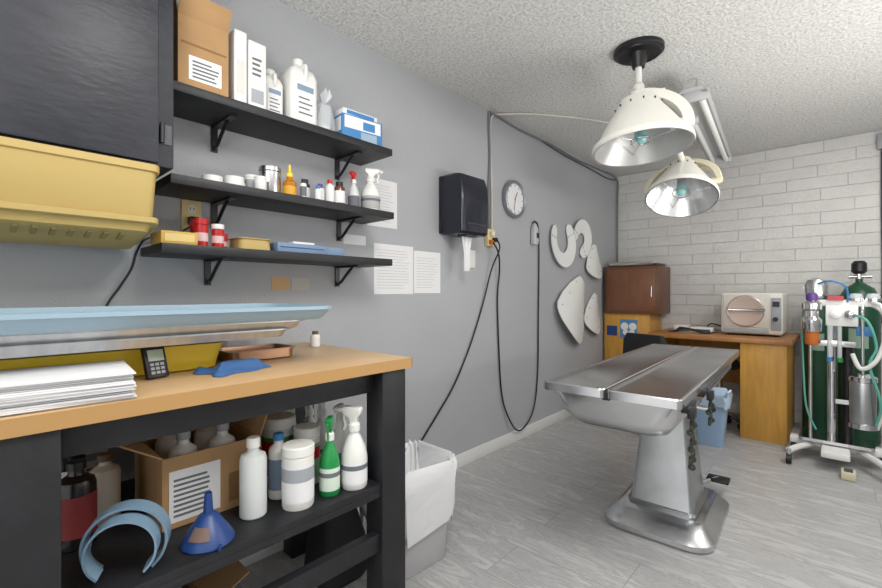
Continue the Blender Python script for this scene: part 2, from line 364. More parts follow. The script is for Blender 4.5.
b.rings([[(.115+.012*math.sin(q*1.3)*(.3+j*.1)+dx_,2.12+(q/10-.5)*w,1.498-j*.055) for (q,dx_) in [(q,0) for q in range(11)]+[(q,.002) for q in range(10,-1,-1)]] for j,w in enumerate((.10,.075,.05,.055,.05))],paper); b.done()
b=B('round_clock'); M=T(.001,2.81,1.85)@RY(90)
b.lathe([(.14,0),(.143,.01),(.14,.035),(.13,.04),(.118,.034),(.118,.02)],mat('clock_rim','#8E9296',.3,.6),M=M); b.lathe([(.12,.02),(.12,.024)],paper,M=M)
for k in range(12): b.box((-.003,.098,.024),(.003,.11,.0255),blk,M=M@RZ(30*k))
b.box((-.003,-.01,.026),(.003,.065,.027),blk,M=M@RZ(60)); b.box((-.002,-.01,.028),(.002,.09,.029),blk,M=M@RZ(-100)); b.done()
b=B('electrical_outlet'); b.box((.0005,2.46,1.47),(.03,2.55,1.59),mat('ivory','#DCCB92',.5),.004); b.box((.03,2.47,1.48),(.055,2.50,1.51),orange,.003); b.box((.03,2.51,1.50),(.06,2.54,1.53),blk,.003); b.box((.03,2.48,1.54),(.055,2.51,1.57),white,.003); b.done()
b=B('electrical_cable'); 
b.tube([(.012,2.50,1.592),(.012,2.49,1.8),(.012,2.51,2.1),(.012,2.50,2.38),(.02,2.53,2.415),(.012,2.9,2.405),(.015,3.4,2.41),(.012,3.9,2.395),(.012,4.4,2.41),(.014,4.88,2.40),(.02,4.89,2.2),(.02,4.885,1.8),(.02,4.89,1.45)],.008,mat('cable_grey','#77787B',.6))
b.tube([(.012,2.53,1.592),(.012,2.53,1.9),(.012,2.515,2.2),(.012,2.52,2.37),(.02,2.56,2.425)],.007,mat('cable_ivory','#C9C6BC',.6))
b.tube([(.012,3.2,2.41),(.012,3.6,2.38),(.012,4.2,2.37),(.012,4.6,2.36),(.012,4.85,2.385)],.006,dgrey)
b.done()
b=B('ceiling_cable'); b.tube([(.02,2.58,2.425),(.2,2.75,2.43),(.42,3.05,2.43),(.6,3.35,2.432),(.85,3.38,2.432),(1.1,3.3,2.43),(1.17,3.2,2.40),(1.18,3.15,2.32)],.007,mat('cable_ivory','#C9C6BC',.6)); b.done()
b=B('electrical_conduit'); b.box((2.06,4.88,2.28),(2.12,4.923,2.40),grey,.004); b.tube([(2.09,4.905,2.28),(2.09,4.905,1.8),(2.095,4.905,1.3),(2.09,4.905,.9)],.009,dgrey); b.done()
b=B('power_cord'); b.tube([(.062,2.525,1.515),(.08,2.53,1.45),(.03,2.50,1.3),(.012,2.42,1.05),(.012,2.28,.78),(.012,2.12,.55),(.012,1.97,.40),(.012,1.84,.28),(.012,1.76,.2),(.02,1.68,.1),(.02,1.6,.02)],.0055,blk); b.done()
b=B('power_cord'); b.tube([(.057,2.485,1.495),(.07,2.53,1.42),(.03,2.60,1.3),(.012,2.6,1.1),(.012,2.62,.7),(.012,2.65,.42),(.02,2.70,.26),(.04,2.80,.11),(.03,2.95,.10),(.02,3.10,.22),(.012,3.17,.5),(.012,3.18,.9),(.012,3.19,1.4),(.012,3.18,1.66),(.012,3.14,1.72),(.012,3.09,1.705)],.006,blk); b.done()
b=B('hanging_hand_switch'); b.loft([(.026,3.10,.02,.03,.015,1.53),(.026,3.10,.024,.035,.015,1.56),(.026,3.10,.022,.03,.015,1.66),(.026,3.10,.01,.012,.008,1.695)],mat('handset_grey','#B9BCC0',.4)); b.box((.049,3.09,1.58),(.054,3.115,1.62),blk); b.done()
cmw=mat('collar_plastic','#F0F1EF',.3,alpha=.95); cme=mat('collar_edge','#B5B8BA',.5)
def collar(y,z,ri,ro,a0,a1,bulge,x0=.008,sy=1):
    b=B('elizabethan_collar'); n=24; q=7
    M=T(x0,y,z)
    def pt(i,j,off):
        u=i/n; v_=j/(q-1); a=R(a0+(a1-a0)*u)
        e_=max(0,1-abs(2*u-1)**6)**.5      # rounded ends
        rm=ri+(ro-ri)*.5; r=rm+(ro-ri)*(v_-.5)*(.35+.65*e_)
        x=bulge*(math.sin(math.pi*u)*.8+.2)*(.25+.75*v_)+off
        return (x,r*math.cos(a)*sy,r*math.sin(a))
    bm=bmesh.new()
    F=[[bm.verts.new(pt(i,j,.003)) for j in range(q)] for i in range(n+1)]
    K=[[bm.verts.new(pt(i,j,0)) for j in range(q)] for i in range(n+1)]
    for i in range(n):
        for j in range(q-1):
            bm.faces.new((F[i][j],F[i+1][j],F[i+1][j+1],F[i][j+1])); bm.faces.new((K[i][j],K[i+1][j],K[i+1][j+1],K[i][j+1]))
        bm.faces.new((F[i][0],F[i+1][0],K[i+1][0],K[i][0])); bm.faces.new((F[i][-1],F[i+1][-1],K[i+1][-1],K[i][-1]))
    for j in range(q-1):
        bm.faces.new((F[0][j],F[0][j+1],K[0][j+1],K[0][j])); bm.faces.new((F[n][j],F[n][j+1],K[n][j+1],K[n][j]))
    b._add(bm,cmw,M)
    b.G=M
    for j in (0,q-1): b.tube([pt(i,j,.0025) for i in range(n+1)],.003,cme,seg=6,sm=0)
    for i in (3,n-3):
        for j in (1,3,5):
            c=pt(i,j,.005); b.sph(c,.008,cme,(.5,1,1),seg=8)
    c=pt(n//2,0,0); b.cyl((-x0+.0005,c[1],c[2]),(c[0]+.01,c[1],c[2]),.006,cme)
    b.G=None; b.done()
collar(3.60,1.60,.10,.235,-225,60,.03)
collar(3.98,1.65,.06,.19,-100,190,.03)
collar(4.30,1.72,.10,.44,232,294,.05)
collar(4.09,1.40,.17,.78,206,262,.08)
collar(4.34,1.22,.10,.50,222,280,.05)

# ------------------------------------------------ counter / workbench
cz=.915; top=mat('tan_laminate','#BF9F76',.38,noise=.05,nscale=4); edge=mat('laminate_edge','#B08956',.5)
b=B('workbench')
b.box((.016,-.6,cz-.035),(.716,1.068,cz),top,.002); b.box((.7155,-.6,cz-.036),(.72,1.07,cz-.001),edge); b.box((.016,1.068,cz-.036),(.72,1.0715,cz-.001),edge)
b.box((.62,.945,0),(.708,1.05,cz-.036),blackm,.003); b.box((.03,.945,0),(.11,1.05,cz-.036),blackm,.003)
b.box((.62,.03,0),(.708,.127,cz-.036),blackm,.003); b.box((.03,.03,0),(.11,.127,cz-.036),blackm,.003)
b.box((.63,.127,cz-.11),(.665,.945,cz-.036),blackm,.002); b.box((.11,.97,cz-.13),(.62,1.01,cz-.036),blackm,.002)
b.box((.63,-.5,cz-.11),(.665,.03,cz-.036),blackm,.002)
b.box((.03,.127,.478),(.70,.945,.50),blackm,.002); b.box((.02,-.5,.478),(.70,.03,.50),blackm,.002)
b.box((.665,.127,.455),(.70,.945,.478),blackm,.002)
b.box((.66,.127,.27),(.695,.945,.33),blackm,.002)
b.box((.03,.127,.07),(.56,.62,.09),blackm,.002)
b.done()
SZ=.50
bottle('black_bottle',(.40,.19,SZ),.042,.215,mat('black_bottle_body','#1B1516',.25),blk,mat('label_dark_red','#7E2A2A',.6),.4,.1)
bottle('vinegar_bottle',(.31,.265,SZ),.036,.19,mat('cream_bottle','#C9C2B2',.4),mat('brown_cap','#6A5038',.5),None,.4,.1)
bottle('black_bottle',(.22,.19,SZ),.045,.24,mat('black_bottle_body','#1B1516',.25),blk,paper,.4,.1)
jug('white_jug',(.10,.26,SZ),.10,.09,.26,white,blue,paper)
carton('cardboard_box',(.36,.49,SZ),.28,.27,.195,card,[('x',.06,.55,.08,.8,paper)]+lines(.1,.5,.15,.72,8)+[('x',.64,.78,.12,.55,cardd),('x',.82,.94,.12,.55,cardd)],flaps=(None,-60,-70,-32))
for (x,y) in ((.29,.43),(.42,.43),(.29,.54),(.42,.54)): bottle('white_bottle',(x,y,SZ+.0052),.038,.235,white,grey,None,.4,.1)
b=B('plastic_arch_guard')
for k,(rr,yy) in enumerate(((.085,.0),(.07,.06))):
    pts=[(yy*.6,rr*math.cos(R(a)),.07+rr*1.0*math.sin(R(a))) for a in range(-50,231,20)]
    rs=[]
    for p in smoothpts(pts,3):
        rs.append([(p.x-.022,p.y,p.z),(p.x+.022,p.y,p.z),(p.x+.022,p.y*.93,.07+(p.z-.07)*.93),(p.x-.022,p.y*.93,.07+(p.z-.07)*.93)])
    b.rings(rs,mat('dusty_blue','#7490A6',.4))
b.done((.61,.255,SZ-.004),-25)
b=B('funnel'); b.lathe([(.062,0),(.064,.004),(.06,.012),(.022,.07),(.012,.075),(.009,.125),(.007,.125),(.009,.075),(.019,.068),(.056,.012)],navy,c0=False,c1=False,seg=32)
b.tube([(.06,0,.004),(.075,.0,.006),(.078,.0,.02)],.004,navy); b.rings([[(r_*math.cos(a),r_*math.sin(a),z_) for a in [R(-75+i*6) for i in range(11)]] for r_,z_ in ((.0545,.025),(.036,.052))],mat('funnel_label','#6E5A50',.6),c0=False,c1=False)
b.done((.63,.425,SZ+E))
bottle('squeeze_bottle',(.585,.563,SZ),.037,.225,frost,white,None,.4,.12)
bottle('rubbing_alcohol_bottle',(.53,.668,SZ),.03,.20,white,blue,mat('label_blue','#7F93A8',.7),.45,.1)
jar('wipes_canister',(.40,.735,SZ),.055,.215,white,white,green,red)
jar('wipes_canister',(.27,.81,SZ),.05,.21,white,white,paper,blue)
jar('wipes_canister',(.50,.785,SZ),.043,.19,white,white,mat('grn_label','#7FB08C',.6),red)
jar('wipes_canister',(.27,.695,SZ),.05,.22,white,mat('lid_red','#A8383B',.4),paper,grey)
jar('supplement_jar',(.625,.682,SZ),.047,.185,white,white,paper,grey)
spray('green_spray_bottle',(.63,.79,SZ),.032,.245,green,green,mat('pale_label','#CFE0D0',.6),-45,white)
spray('spray_bottle',(.645,.875,SZ),.043,.265,white,white,paper,-150)
spray('spray_bottle',(.54,.888,SZ),.034,.25,white,white,blue,-60)
spray('spray_bottle',(.44,.88,SZ),.034,.27,white,white,paper,-60)
spray('spray_bottle',(.17,.89,SZ),.034,.27,white,red,paper,-60)
spray('spray_bottle',(.34,.89,SZ),.034,.25,frost,white,red,-60)
carton('cardboard_box',(.38,.33,.0905),.26,.3,.15,card,flaps=(-10,-20,-25,-40))
b=B('paper_pile')
for k in range(22): b.box((-.09,-.12,k*.006),(.09,.12,k*.006+.003),paper,M=T(0,0,0)@RZ((k%5)*3-6))
b.done((.38,.33,.0965))
b=B('black_bag'); b.loft([(0,0,.08,.09,.04,0),(0,0,.1,.11,.05,.03),(0,0,.09,.10,.05,.17),(0,0,.05,.08,.03,.26),(0,0,.02,.06,.01,.28)],mat('black_fabric','#1A1B1E',.8,bump=.5,bscale=20)); b.tube([(0,-.04,.27),(0,-.04,.34),(0,.04,.34),(0,.04,.27)],.008,blk); b.done((.34,1.01,0.0005))
b=B('electrical_box'); b.box((.001,.62,.60),(.014,.94,.80),white,.003); b.box((.014,.66,.63),(.016,.9,.77),grey,.0005); b.done()

# things on counter
C=cz+.0005
b=B('paper_stack')
for k in range(17):
    j=random.uniform(-.008,.008); j2=random.uniform(-.006,.006)
    b.box((-.12+j,-.16+j2,k*.0034),(.115+j,.17+j2,k*.0034+.0028),paper if k%3 else mat('paper_grey','#CFCFD2',.8),M=RZ(random.uniform(-2,2)))
b.done((.582,.085,C),-4)
b=B('steel_bin')
b.loft([(0,0,.085,.37,.03,0),(0,0,.095,.38,.03,.085),(0,0,.10,.385,.03,.087),(0,0,.10,.385,.03,.09)],satin); b.done((.122,.27,C))
tray_obj('yellow_tray',(.333,.26,C),.205,.58,.075,yel2,rad=.03)
b=B('timer_device'); b.box((-.008,-.028,0),(.008,.028,.085),blk,.004,M=RY(-18)); b.box((.008,-.02,.045),(.0095,.02,.075),mat('lcd','#9FB0A0',.3),M=RY(-18))
for i in range(3):
    for j in range(3): b.box((.008,-.018+i*.013,.01+j*.011),(.0095,-.009+i*.013,.017+j*.011),grey,M=RY(-18))
b.done((.50,.345,C+.0025),15)
tray_obj('copper_tray',(.32,.69,C),.16,.24,.035,mat('copper_steel','#A9846A',.3,.8),rad=.03)
b=B('blue_cloth'); gm=mat('cloth_blue','#3A6296',.8,bump=.6,bscale=25)
NX=26; bm=bmesh.new(); G=[]
def chgt(u,v_):
    fold=.5+.5*math.sin(u*9+2.2*math.sin(v_*5)+v_*4)
    edge_=min(u,1-u,v_,1-v_); return .003+(.008+.020*fold)*min(1,edge_*6)
for i in range(NX+1):
    row_=[]
    for j in range(NX+1):
        u,v_=i/NX,j/NX
        wob=1+.12*math.sin(v_*11+1)+.08*math.sin(u*13)
        row_.append(bm.verts.new(((u-.5)*.11*wob,(v_-.5)*.17*(1+.12*math.sin(u*9)),chgt(u,v_))))
    G.append(row_)
for i in range(NX):
    for j in range(NX): bm.faces.new((G[i][j],G[i+1][j],G[i+1][j+1],G[i][j+1]))
ret=bmesh.ops.extrude_face_region(bm,geom=list(bm.faces))
for v_ in [g_ for g_ in ret['geom'] if isinstance(g_,bmesh.types.BMVert)]: v_.co.z-=.0025
b._add(bm,gm); b.done((.52,.535,C),15,60)
bottle('small_white_bottle',(.20,1.0,C),.02,.065,white,mat('brown_cap','#6A5038',.5),paper,.5,.2)
b=B('steel_tray_stack')
for k,(z,hx,hy) in enumerate(((0,.195,.52),(.026,.21,.56))):
    b.loft([(0,0,hx-.025,hy-.025,.05,z),(0,0,hx-.012,hy-.012,.06,z+.022),(0,0,hx,hy,.065,z+.023),(0,0,hx,hy,.065,z+.0275),(0,0,hx-.015,hy-.015,.06,z+.0275),(0,0,hx-.028,hy-.028,.05,z+.004)],satin)
b.done((.37,.20,C+.0905),0)
b=B('blue_plastic_tray')
hx,hy=.235,.60
b.loft([(0,0,hx-.035,hy-.035,.05,0),(0,0,hx-.02,hy-.02,.06,.012),(0,0,hx-.008,hy-.008,.07,.03),(0,0,hx,hy,.075,.032),(0,0,hx,hy,.075,.042),(0,0,hx-.012,hy-.012,.065,.043),(0,0,hx-.025,hy-.025,.06,.018),(0,0,hx-.04,hy-.04,.05,.006)],lblue)
b.done((.40,.23,C+.0905+.054),0)

# ------------------------------------------------ trash bin
b=B('trash_bin')
b.loft([(0,0,.115,.125,.03,0),(0,0,.12,.13,.03,.01),(0,0,.14,.155,.035,.41),(0,0,.135,.15,.03,.41),(0,0,.105,.12,.03,.02)],mat('bin_grey','#BEBEC0',.45))
rs=[]; prof=[(.141,.156,.17),(.148,.163,.24),(.150,.165,.34),(.155,.170,.41),(.148,.163,.435),(.136,.151,.42),(.12,.14,.34),(.10,.12,.26),(.04,.05,.24)]
for i,(hx,hy,z) in enumerate(prof):
    r=rring(0,0,hx,hy,.04,z,12)
    rs.append([(x*(1+.03*math.sin(k*1.9+i*.9)),y*(1+.03*math.sin(k*1.5+i)),zz+(.03*math.sin(k*.7) if i==0 else .010*math.sin(k*1.3+i))) for k,(x,y,zz) in enumerate(r)])
b.rings(rs,mat('bin_liner','#E4E5E7',.35,bump=.5,bscale=18),c0=False)
b.loft([(0,0,.1405,.1555,.04,.205),(0,0,.1415,.1565,.04,.215)],mat('orange_tie','#C9814F',.5),c0=False,c1=False)
b.done((.46,1.29,0.0005),-3)

# ------------------------------------------------ exam table
b=B('stainless_exam_table')
zt=.80; L=.80
for s in (-1,1):
    cx=s*.124
    b.loft([(cx,0,.11,L-.01,.015,zt-.035),(cx,0,.12,L,.02,zt-.032),(cx,0,.12,L,.02,zt-.004),(cx,0,.117,L-.003,.018,zt),(cx,0,.108,L-.012,.015,zt),(cx,0,.10,L-.02,.015,zt-.005)],steel)
b.box((-.012,-L+.01,zt-.04),(.012,L-.01,zt-.012),blk)
b.loft([(0,-.1,.14,.50,.05,zt-.185),(0,-.07,.17,.63,.08,zt-.165),(0,-.03,.205,.73,.08,zt-.11),(0,-.0,.225,.775,.05,zt-.036)],steel)
b.box((.236,-.35,zt-.05),(.25,.35,zt-.036),dgrey)
b.box((.225,-.72,zt-.06),(.252,-.60,zt-.034),blk,.003); b.box((.225,-.45,zt-.055),(.25,-.38,zt-.034),blk,.003)
by=.13
b.loft([(0,by,.13,.15,.02,zt-.225),(0,by,.13,.15,.02,zt-.18)],blk)
b.cyl((.12,by-.12,zt-.20),(.20,by-.12,zt-.20),.012,chrome); b.sph((.21,by-.12,zt-.20),.018,blk)
b.loft([(0,by,.145,.165,.02,.085),(0,by,.14,.16,.02,.10),(0,by,.095,.11,.015,zt-.23),(0,by,.095,.11,.015,zt-.22)],brushed)
b.loft([(0,by,.15,.17,.03,.07),(0,by,.155,.175,.03,.10)],brushed)
b.box((.10,by-.02,.45),(.118,by+.03,.47),steel)
b.loft([(0,by,.23,.31,.09,0),(0,by,.24,.325,.1,.006),(0,by,.24,.325,.1,.03),(0,by,.225,.31,.09,.045),(0,by,.19,.25,.07,.085)],steel)
for dx,dy in ((.2,.26),(-.2,.26),(.2,-.26),(-.2,-.26)): b.cyl((dx*.85,by+dy*.85,.04),(dx*.85,by+dy*.85,.062),.014,blk)
b.cyl((.02,by+.2,.07),(.16,by+.44,.08),.012,chrome); b.box((.11,by+.38,.072),(.22,by+.47,.09),blk,.006)
b.done((1.19,2.33,0.0005),2.5)
def chain(loc,l):
    b=B('leather_restraint_strap'); m=mat('strap_green','#2B3228',.7)
    b.box((-.010,-.02,-.03),(.010,.02,.005),blk,.003)
    for k in range(int(l/.014)):
        b.torus((0.004*math.sin(k*1.7),.003*math.cos(k),-.036-k*.014),.007,.005,m,M=(RX(90) if k%2 else RY(90)@RX(0)),seg=10)
    b.done(loc)
chain((1.485,1.60,.765),.17); chain((1.476,1.92,.765),.11)

# ------------------------------------------------ surgical lamp
enamel=mat('lamp_enamel','#E4E3DB',.3,coat=.3); cream=mat('lamp_cream','#D8D2B8',.4); refl=mat('lamp_reflector','#E0E2E2',.25,.9)
b=B('surgical_lamp')
X,Y=1.05,2.42
b.lathe([(.09,H-.03),(.115,H-.028),(.125,H-.02),(.125,H-.001)],blk,c=(X,Y,0),seg=36); b.torus((X,Y,H-.026),.105,.008,blk)
b.cyl((X,Y,H-.03),(X,Y,H-.10),.05,blk,r1=.03)
b.cyl((X,Y,H-.10),(X,Y,2.20),.017,enamel); b.sph((X,Y,2.235),.030,enamel)
b.box((X-.03,Y-.03,2.17),(X+.03,Y+.03,2.215),enamel,.006)
def head(M,r,rf):
    g=b.G; b.G=M
    b.lathe([(r,0),(r*1.02,.008),(r*1.01,.028),(r*.95,.033),(r*.84,.075),(r*.72,.125),(r*.60,.17),(r*.50,.205),(r*.42,.245),(r*.38,.262),(r*.2,.27),(0,.27)],enamel,seg=48,c0=False)
    b.lathe([(r,0),(r*.96,.002),(r*.88,.03),(r*.68,.095),(r*.5,.15),(r*.2,.185),(0,.19)],rf,seg=40,c0=False)
    b.cyl((0,0,.19),(0,0,.09),.03,grey,r1=.025); b.sph((0,0,.07),.032,mat('bulb_teal','#8FC7C4',.2),(1,1,1.3))
    b.torus((0,0,.045),.05,.004,chrome)
    for k in range(3): b.cyl((.05*math.cos(R(120*k)),.05*math.sin(R(120*k)),.045),(r*.8*math.cos(R(120*k)),r*.8*math.sin(R(120*k)),.05),.003,chrome)
    for k in range(12): b.box((r*.45,-.003,.217),(r*.49,.003,.228),dgrey,M=RZ(30*k))
    b.G=g
h1=T(1.085,2.36,1.885)@RX(-3)@RY(-5)
head(h1,.24,mat('lamp_inner_white','#C2C3C1',.35,.5))
n=16
def yoke(ro,ri,z0,sc,a0,a1,t,m,rot):
    poly=[(ro*math.cos(R(a0+(a1-a0)*i/n)),z0+ro*math.sin(R(a0+(a1-a0)*i/n))*sc) for i in range(n+1)]+[(ri*math.cos(R(a0+(a1-a0)*i/n)),z0+ri*math.sin(R(a0+(a1-a0)*i/n))*sc) for i in range(n,-1,-1)]
    b.prism(poly,-t,t,m,M=RZ(rot)@RX(90),bev=.004)
b.G=h1
yoke(.245,.195,.10,.86,-8,95,.03,enamel,20); 
b.G=h1@RZ(20)
b.cyl((.14,0,.10),(.222,0,.10),.028,enamel); b.cyl((.20,0,.10),(.262,0,.10),.02,grey)
b.box((.02,-.012,.262),(.13,.012,.30),enamel,.004)
b.G=None
b.tube([(X,Y,2.20),(X+.05,Y+.12,2.17),(X+.06,2.75,2.10),(X+.06,2.93,2.03),(X+.05,3.08,1.99)],.019,enamel)
h2=T(1.10,3.05,1.735)@RX(-26)@RY(-4)
head(h2,.205,refl)
b.G=h2
yoke(.225,.195,.09,.92,0,180,.025,cream,0)
for s in (-1,1): b.cyl((s*.15,0,.09),(s*.215,0,.09),.02,cream)
b.lathe([(.05,.262),(.055,.27),(.055,.30),(.03,.31)],cream)
b.G=None
b.done()
b=B('fluorescent_light_fixture')
g=mat('fixture_grey','#B9BBBD',.4)
poly=[(-.085,.02),(-.045,.055),(.045,.055),(.085,.02),(.07,.012),(.035,.03),(-.035,.03),(-.07,.012)]
b.prism(poly,0,1.5,g,M=RX(90)@Matrix.Diagonal((1,1,-1,1)))
for s in (-.045,.045): b.cyl((s,.03,-.005),(s,1.47,-.005),.017,mat('tube_white','#E8E8E5',.4),seg=16)
for y in (0,1.48): b.box((-.085,y,-.022),(.085,y+.02,.035),g,.003)
for y in (.2,1.3): b.cyl((0,y,.05),(0,y,H-2.25),.006,chrome)
b.done((1.22,2.78,2.25),4.7)

# ------------------------------------------------ back corner furniture
b=B('wood_cabinet')
b.box((.02,4.52,.0),(.47,4.90,.93),wood,.003); b.box((.035,4.505,.04),(.455,4.52,.915),wood,.003); b.box((.41,4.49,.55),(.425,4.505,.65),dgrey)
b.box((.055,4.503,.70),(.16,4.505,.80),navy)
b.box((.19,4.502,.68),(.36,4.504,.87),mat('poster_blue','#4F86B5',.6))
for s in (-1,1):
    b.sph((.275+s*.04,4.500,.80),.038,white,(1,.04,1)); b.sph((.275+s*.03,4.500,.74),.028,white,(1,.04,1))
b.done()
b=B('brown_countertop_cabinet')
b.box((.045,4.48,.931),(.56,4.88,1.40),brownw,.004); b.box((.07,4.474,.96),(.53,4.481,1.37),mat('brown_door','#7A4F36',.35,noise=.2,nscale=5,nstretch=(8,8,1)),.002)
b.cyl((.50,4.465,1.10),(.50,4.465,1.20),.006,steel); b.done()
tray_obj('steel_tray',(.30,4.66,1.4005),.5,.36,.03,steel,rad=.03); carton('folded_papers',(.28,4.68,1.4315),.4,.3,.02,mat('offgreen_paper','#A9AA96',.8))
b=B('wood_desk')
b.box((.58,4.10,.75),(1.585,4.90,.785),mat('desk_top','#A9743F',.35,noise=.15,nscale=5,nstretch=(2,8,1)),.003)
b.box((1.26,4.13,0),(1.55,4.88,.75),wood,.003); b.box((.60,4.13,0),(.64,4.88,.75),wood,.003); b.box((.64,4.84,.3),(1.26,4.87,.75),wood); b.done()
b=B('autoclave')
awh=mat('autoclave_ivory','#DEDBD2',.4)
b.box((1.09,4.36,.80),(1.51,4.82,1.14),awh,.02,3)
for dx in (1.13,1.47):
    for dy in (4.4,4.78): b.cyl((dx,dy,.7855),(dx,dy,.805),.015,blk)
b.box((1.11,4.35,.855),(1.425,4.362,1.125),mat('autoclave_door','#CFC8BF',.4),.006); b.lathe([(.13,0),(.13,.008),(.118,.016),(.11,.013),(0,.016)],mat('autoclave_disc','#BCA79B',.35),M=T(1.265,4.35,.99)@RX(90),seg=40)
b.torus((1.265,4.343,.99),.125,.006,steel,M=RX(90),seg=36)
b.box((1.435,4.35,.84),(1.50,4.362,1.10),grey,.003); b.cyl((1.465,4.35,.93),(1.465,4.33,.93),.018,blk); b.box((1.15,4.332,.995),(1.40,4.316,1.01),steel,.003); b.box((1.445,4.345,1.03),(1.49,4.35,1.07),blk)
b.box((1.11,4.35,.81),(1.42,4.36,.845),grey,.002)
b.done()
b=B('small_printer'); b.box((.84,4.42,.7855),(1.02,4.60,.83),white,.006); b.box((.86,4.415,.795),(1.0,4.42,.815),dgrey); b.tube([(.93,4.6,.80),(.95,4.7,.85),(1.02,4.75,.83),(1.05,4.85,.80)],.006,blk); b.done()
carton('white_router',(.74,4.60,.7855),.12,.1,.05,white)
b=B('cable_bundle')
for k in range(4): b.tube([(.70+.03*k,4.30+.02*k,.795),(.78,4.25+.03*k,.80+.01*k),(.88+.02*k,4.32,.81),(.97,4.28+.02*k,.795),(1.04,4.36,.795)],.006,blk)
b.done()
fab=mat('black_fabric','#1A1B1E',.8,bump=.5,bscale=20)
b=B('black_office_chair')
b.loft([(0,0,.20,.20,.06,.43),(0,0,.22,.22,.07,.45),(0,0,.22,.22,.07,.49),(0,0,.19,.19,.06,.51)],fab)
b.loft([(0,0,.18,.02,.02,.56),(0,0,.20,.03,.03,.60),(0,0,.19,.03,.03,.76),(0,0,.16,.02,.02,.81)],fab,M=T(0,.20,0))
b.box((-.03,.18,.40),(.03,.23,.62),blk,.005); b.cyl((0,0,.12),(0,0,.44),.03,dgrey); b.cyl((0,0,.08),(0,0,.2),.045,blk)
for k in range(5):
    a=R(72*k+10); b.tube([(0,0,.12),(.12*math.cos(a),.12*math.sin(a),.10),(.21*math.cos(a),.21*math.sin(a),.07)],.018,blk); b.sph((.21*math.cos(a),.21*math.sin(a),.03),.03,blk,(1,1,1))
b.done((.76,3.84,0),160)
b=B('rolling_stool')
b.lathe([(.13,.50),(.15,.51),(.15,.555),(.13,.57),(0,.572)],fab); b.cyl((0,0,.12),(0,0,.50),.022,chrome)
for k in range(5):
    a=R(72*k); b.tube([(0,0,.13),(.08*math.cos(a),.08*math.sin(a),.11),(.15*math.cos(a),.15*math.sin(a),.055)],.014,blk); b.sph((.15*math.cos(a),.15*math.sin(a),.024),.024,blk)
b.done((1.08,4.36,0.0005))
b=B('waste_bin')
b.loft([(0,0,.085,.10,.03,0),(0,0,.115,.135,.04,.36),(0,0,.125,.145,.04,.365),(0,0,.125,.145,.04,.375),(0,0,.11,.13,.03,.37),(0,0,.08,.095,.03,.01)],mat('bin_bluegrey','#93AECB',.4))
rs=[]
for i,(hx,hy,z) in enumerate(((.127,.147,.30),(.13,.15,.36),(.125,.145,.39),(.105,.125,.37),(.08,.10,.25))):
    rs.append([(x*(1+.03*math.sin(k*2.1+i)),y*(1+.03*math.sin(k*1.7+i)),zz+.012*math.sin(k*1.3)) for k,(x,y,zz) in enumerate(rring(0,0,hx,hy,.04,z,6))])
b.rings(rs,mat('blue_liner','#B4C9DE',.3),c0=False,c1=False); b.done((1.115,3.83,0.0005),5)

# ------------------------------------------------ gas cylinders
tg=mat('tank_green','#1B4A34',.35,noise=.15,nscale=6)
def tank(x,y,r,h,cap):
    b=B('oxygen_cylinder')
    b.lathe([(r*.9,0),(r,.015),(r,h*.86),(r*.93,h*.92),(r*.7,h*.97),(r*.3,h*1.0),(.022,h*1.01),(.022,h*1.03)],tg,seg=32)
    b.rings([[(r*1.004*math.cos(a),r*1.004*math.sin(a),z_) for a in [R(-120+i*6) for i in range(10)]] for z_ in (h*.6,h*.72)],mat('tank_label','#8FA898',.6),c0=False,c1=False)
    b.cyl((0,0,h*1.02),(0,0,h*1.02+.06),.02,chrome)
    if cap: b.lathe([(.03,h*1.02+.05),(.045,h*1.02+.07),(.045,h*1.02+.13),(.03,h*1.02+.15)],blk); b.cyl((-.06,0,h*1.02+.03),(.07,0,h*1.02+.03),.014,chrome)
    else: b.cyl((-.05,0,h*1.02+.03),(.05,0,h*1.02+.03),.012,chrome); b.lathe([(.03,0),(.03,.03)],chrome,M=T(-.06,0,h*1.02+.03)@RX(90))
    b.done((x,y,0.0005))
tank(1.95,4.62,.12,1.21,True); tank(1.71,4.70,.10,1.13,False)
b=B('anesthesia_machine'); wl=mat('machine_white','#DFE0DE',.4)
for sx in (-1,1):
    b.tube([(sx*.10,.0,.10),(sx*.18,-.16,.10),(sx*.23,-.26,.09)],.020,wl); b.tube([(sx*.10,0,.10),(sx*.18,.06,.10),(sx*.23,.11,.09)],.020,wl)
    for sy in (-.26,.11):
        b.cyl((sx*.23,sy,.05),(sx*.23,sy,.10),.012,chrome); b.cyl((sx*.23-.014,sy,.034),(sx*.23+.014,sy,.034),.034,blk)
b.box((-.24,-.05,.09),(.24,.04,.135),wl,.008); b.box((-.07,-.27,.085),(.07,.12,.125),wl,.008)
b.loft([(0,0,.19,.11,.03,.135),(0,0,.19,.11,.03,.155)],chrome)
b.cyl((-.02,0,.14),(-.02,0,1.12),.024,chrome); b.cyl((-.13,0,.14),(-.13,0,.95),.010,chrome)
b.box((-.16,-.03,1.05),(.20,.03,1.095),wl,.006); b.box((-.14,-.05,.78),(.10,-.02,.82),chrome,.004)
b.box((-.05,-.07,.92),(.11,-.02,1.06),wl,.006)
b.lathe([(.028,0),(.028,.02),(.012,.03)],mat('gauge','#EDEDED',.3),M=T(.0,-.07,1.0)@RX(90)); b.lathe([(.028,0),(.028,.02),(.012,.03)],chrome,M=T(.07,-.07,1.0)@RX(90))
b.lathe([(.05,.88),(.055,.89),(.055,.96),(.04,.98),(.04,1.02),(.055,1.03),(.055,1.07),(.03,1.09)],chrome,c=(-.12,-.09,0)); b.lathe([(.03,1.09),(.032,1.10),(.032,1.13),(.02,1.14)],purple,c=(-.12,-.09,0))
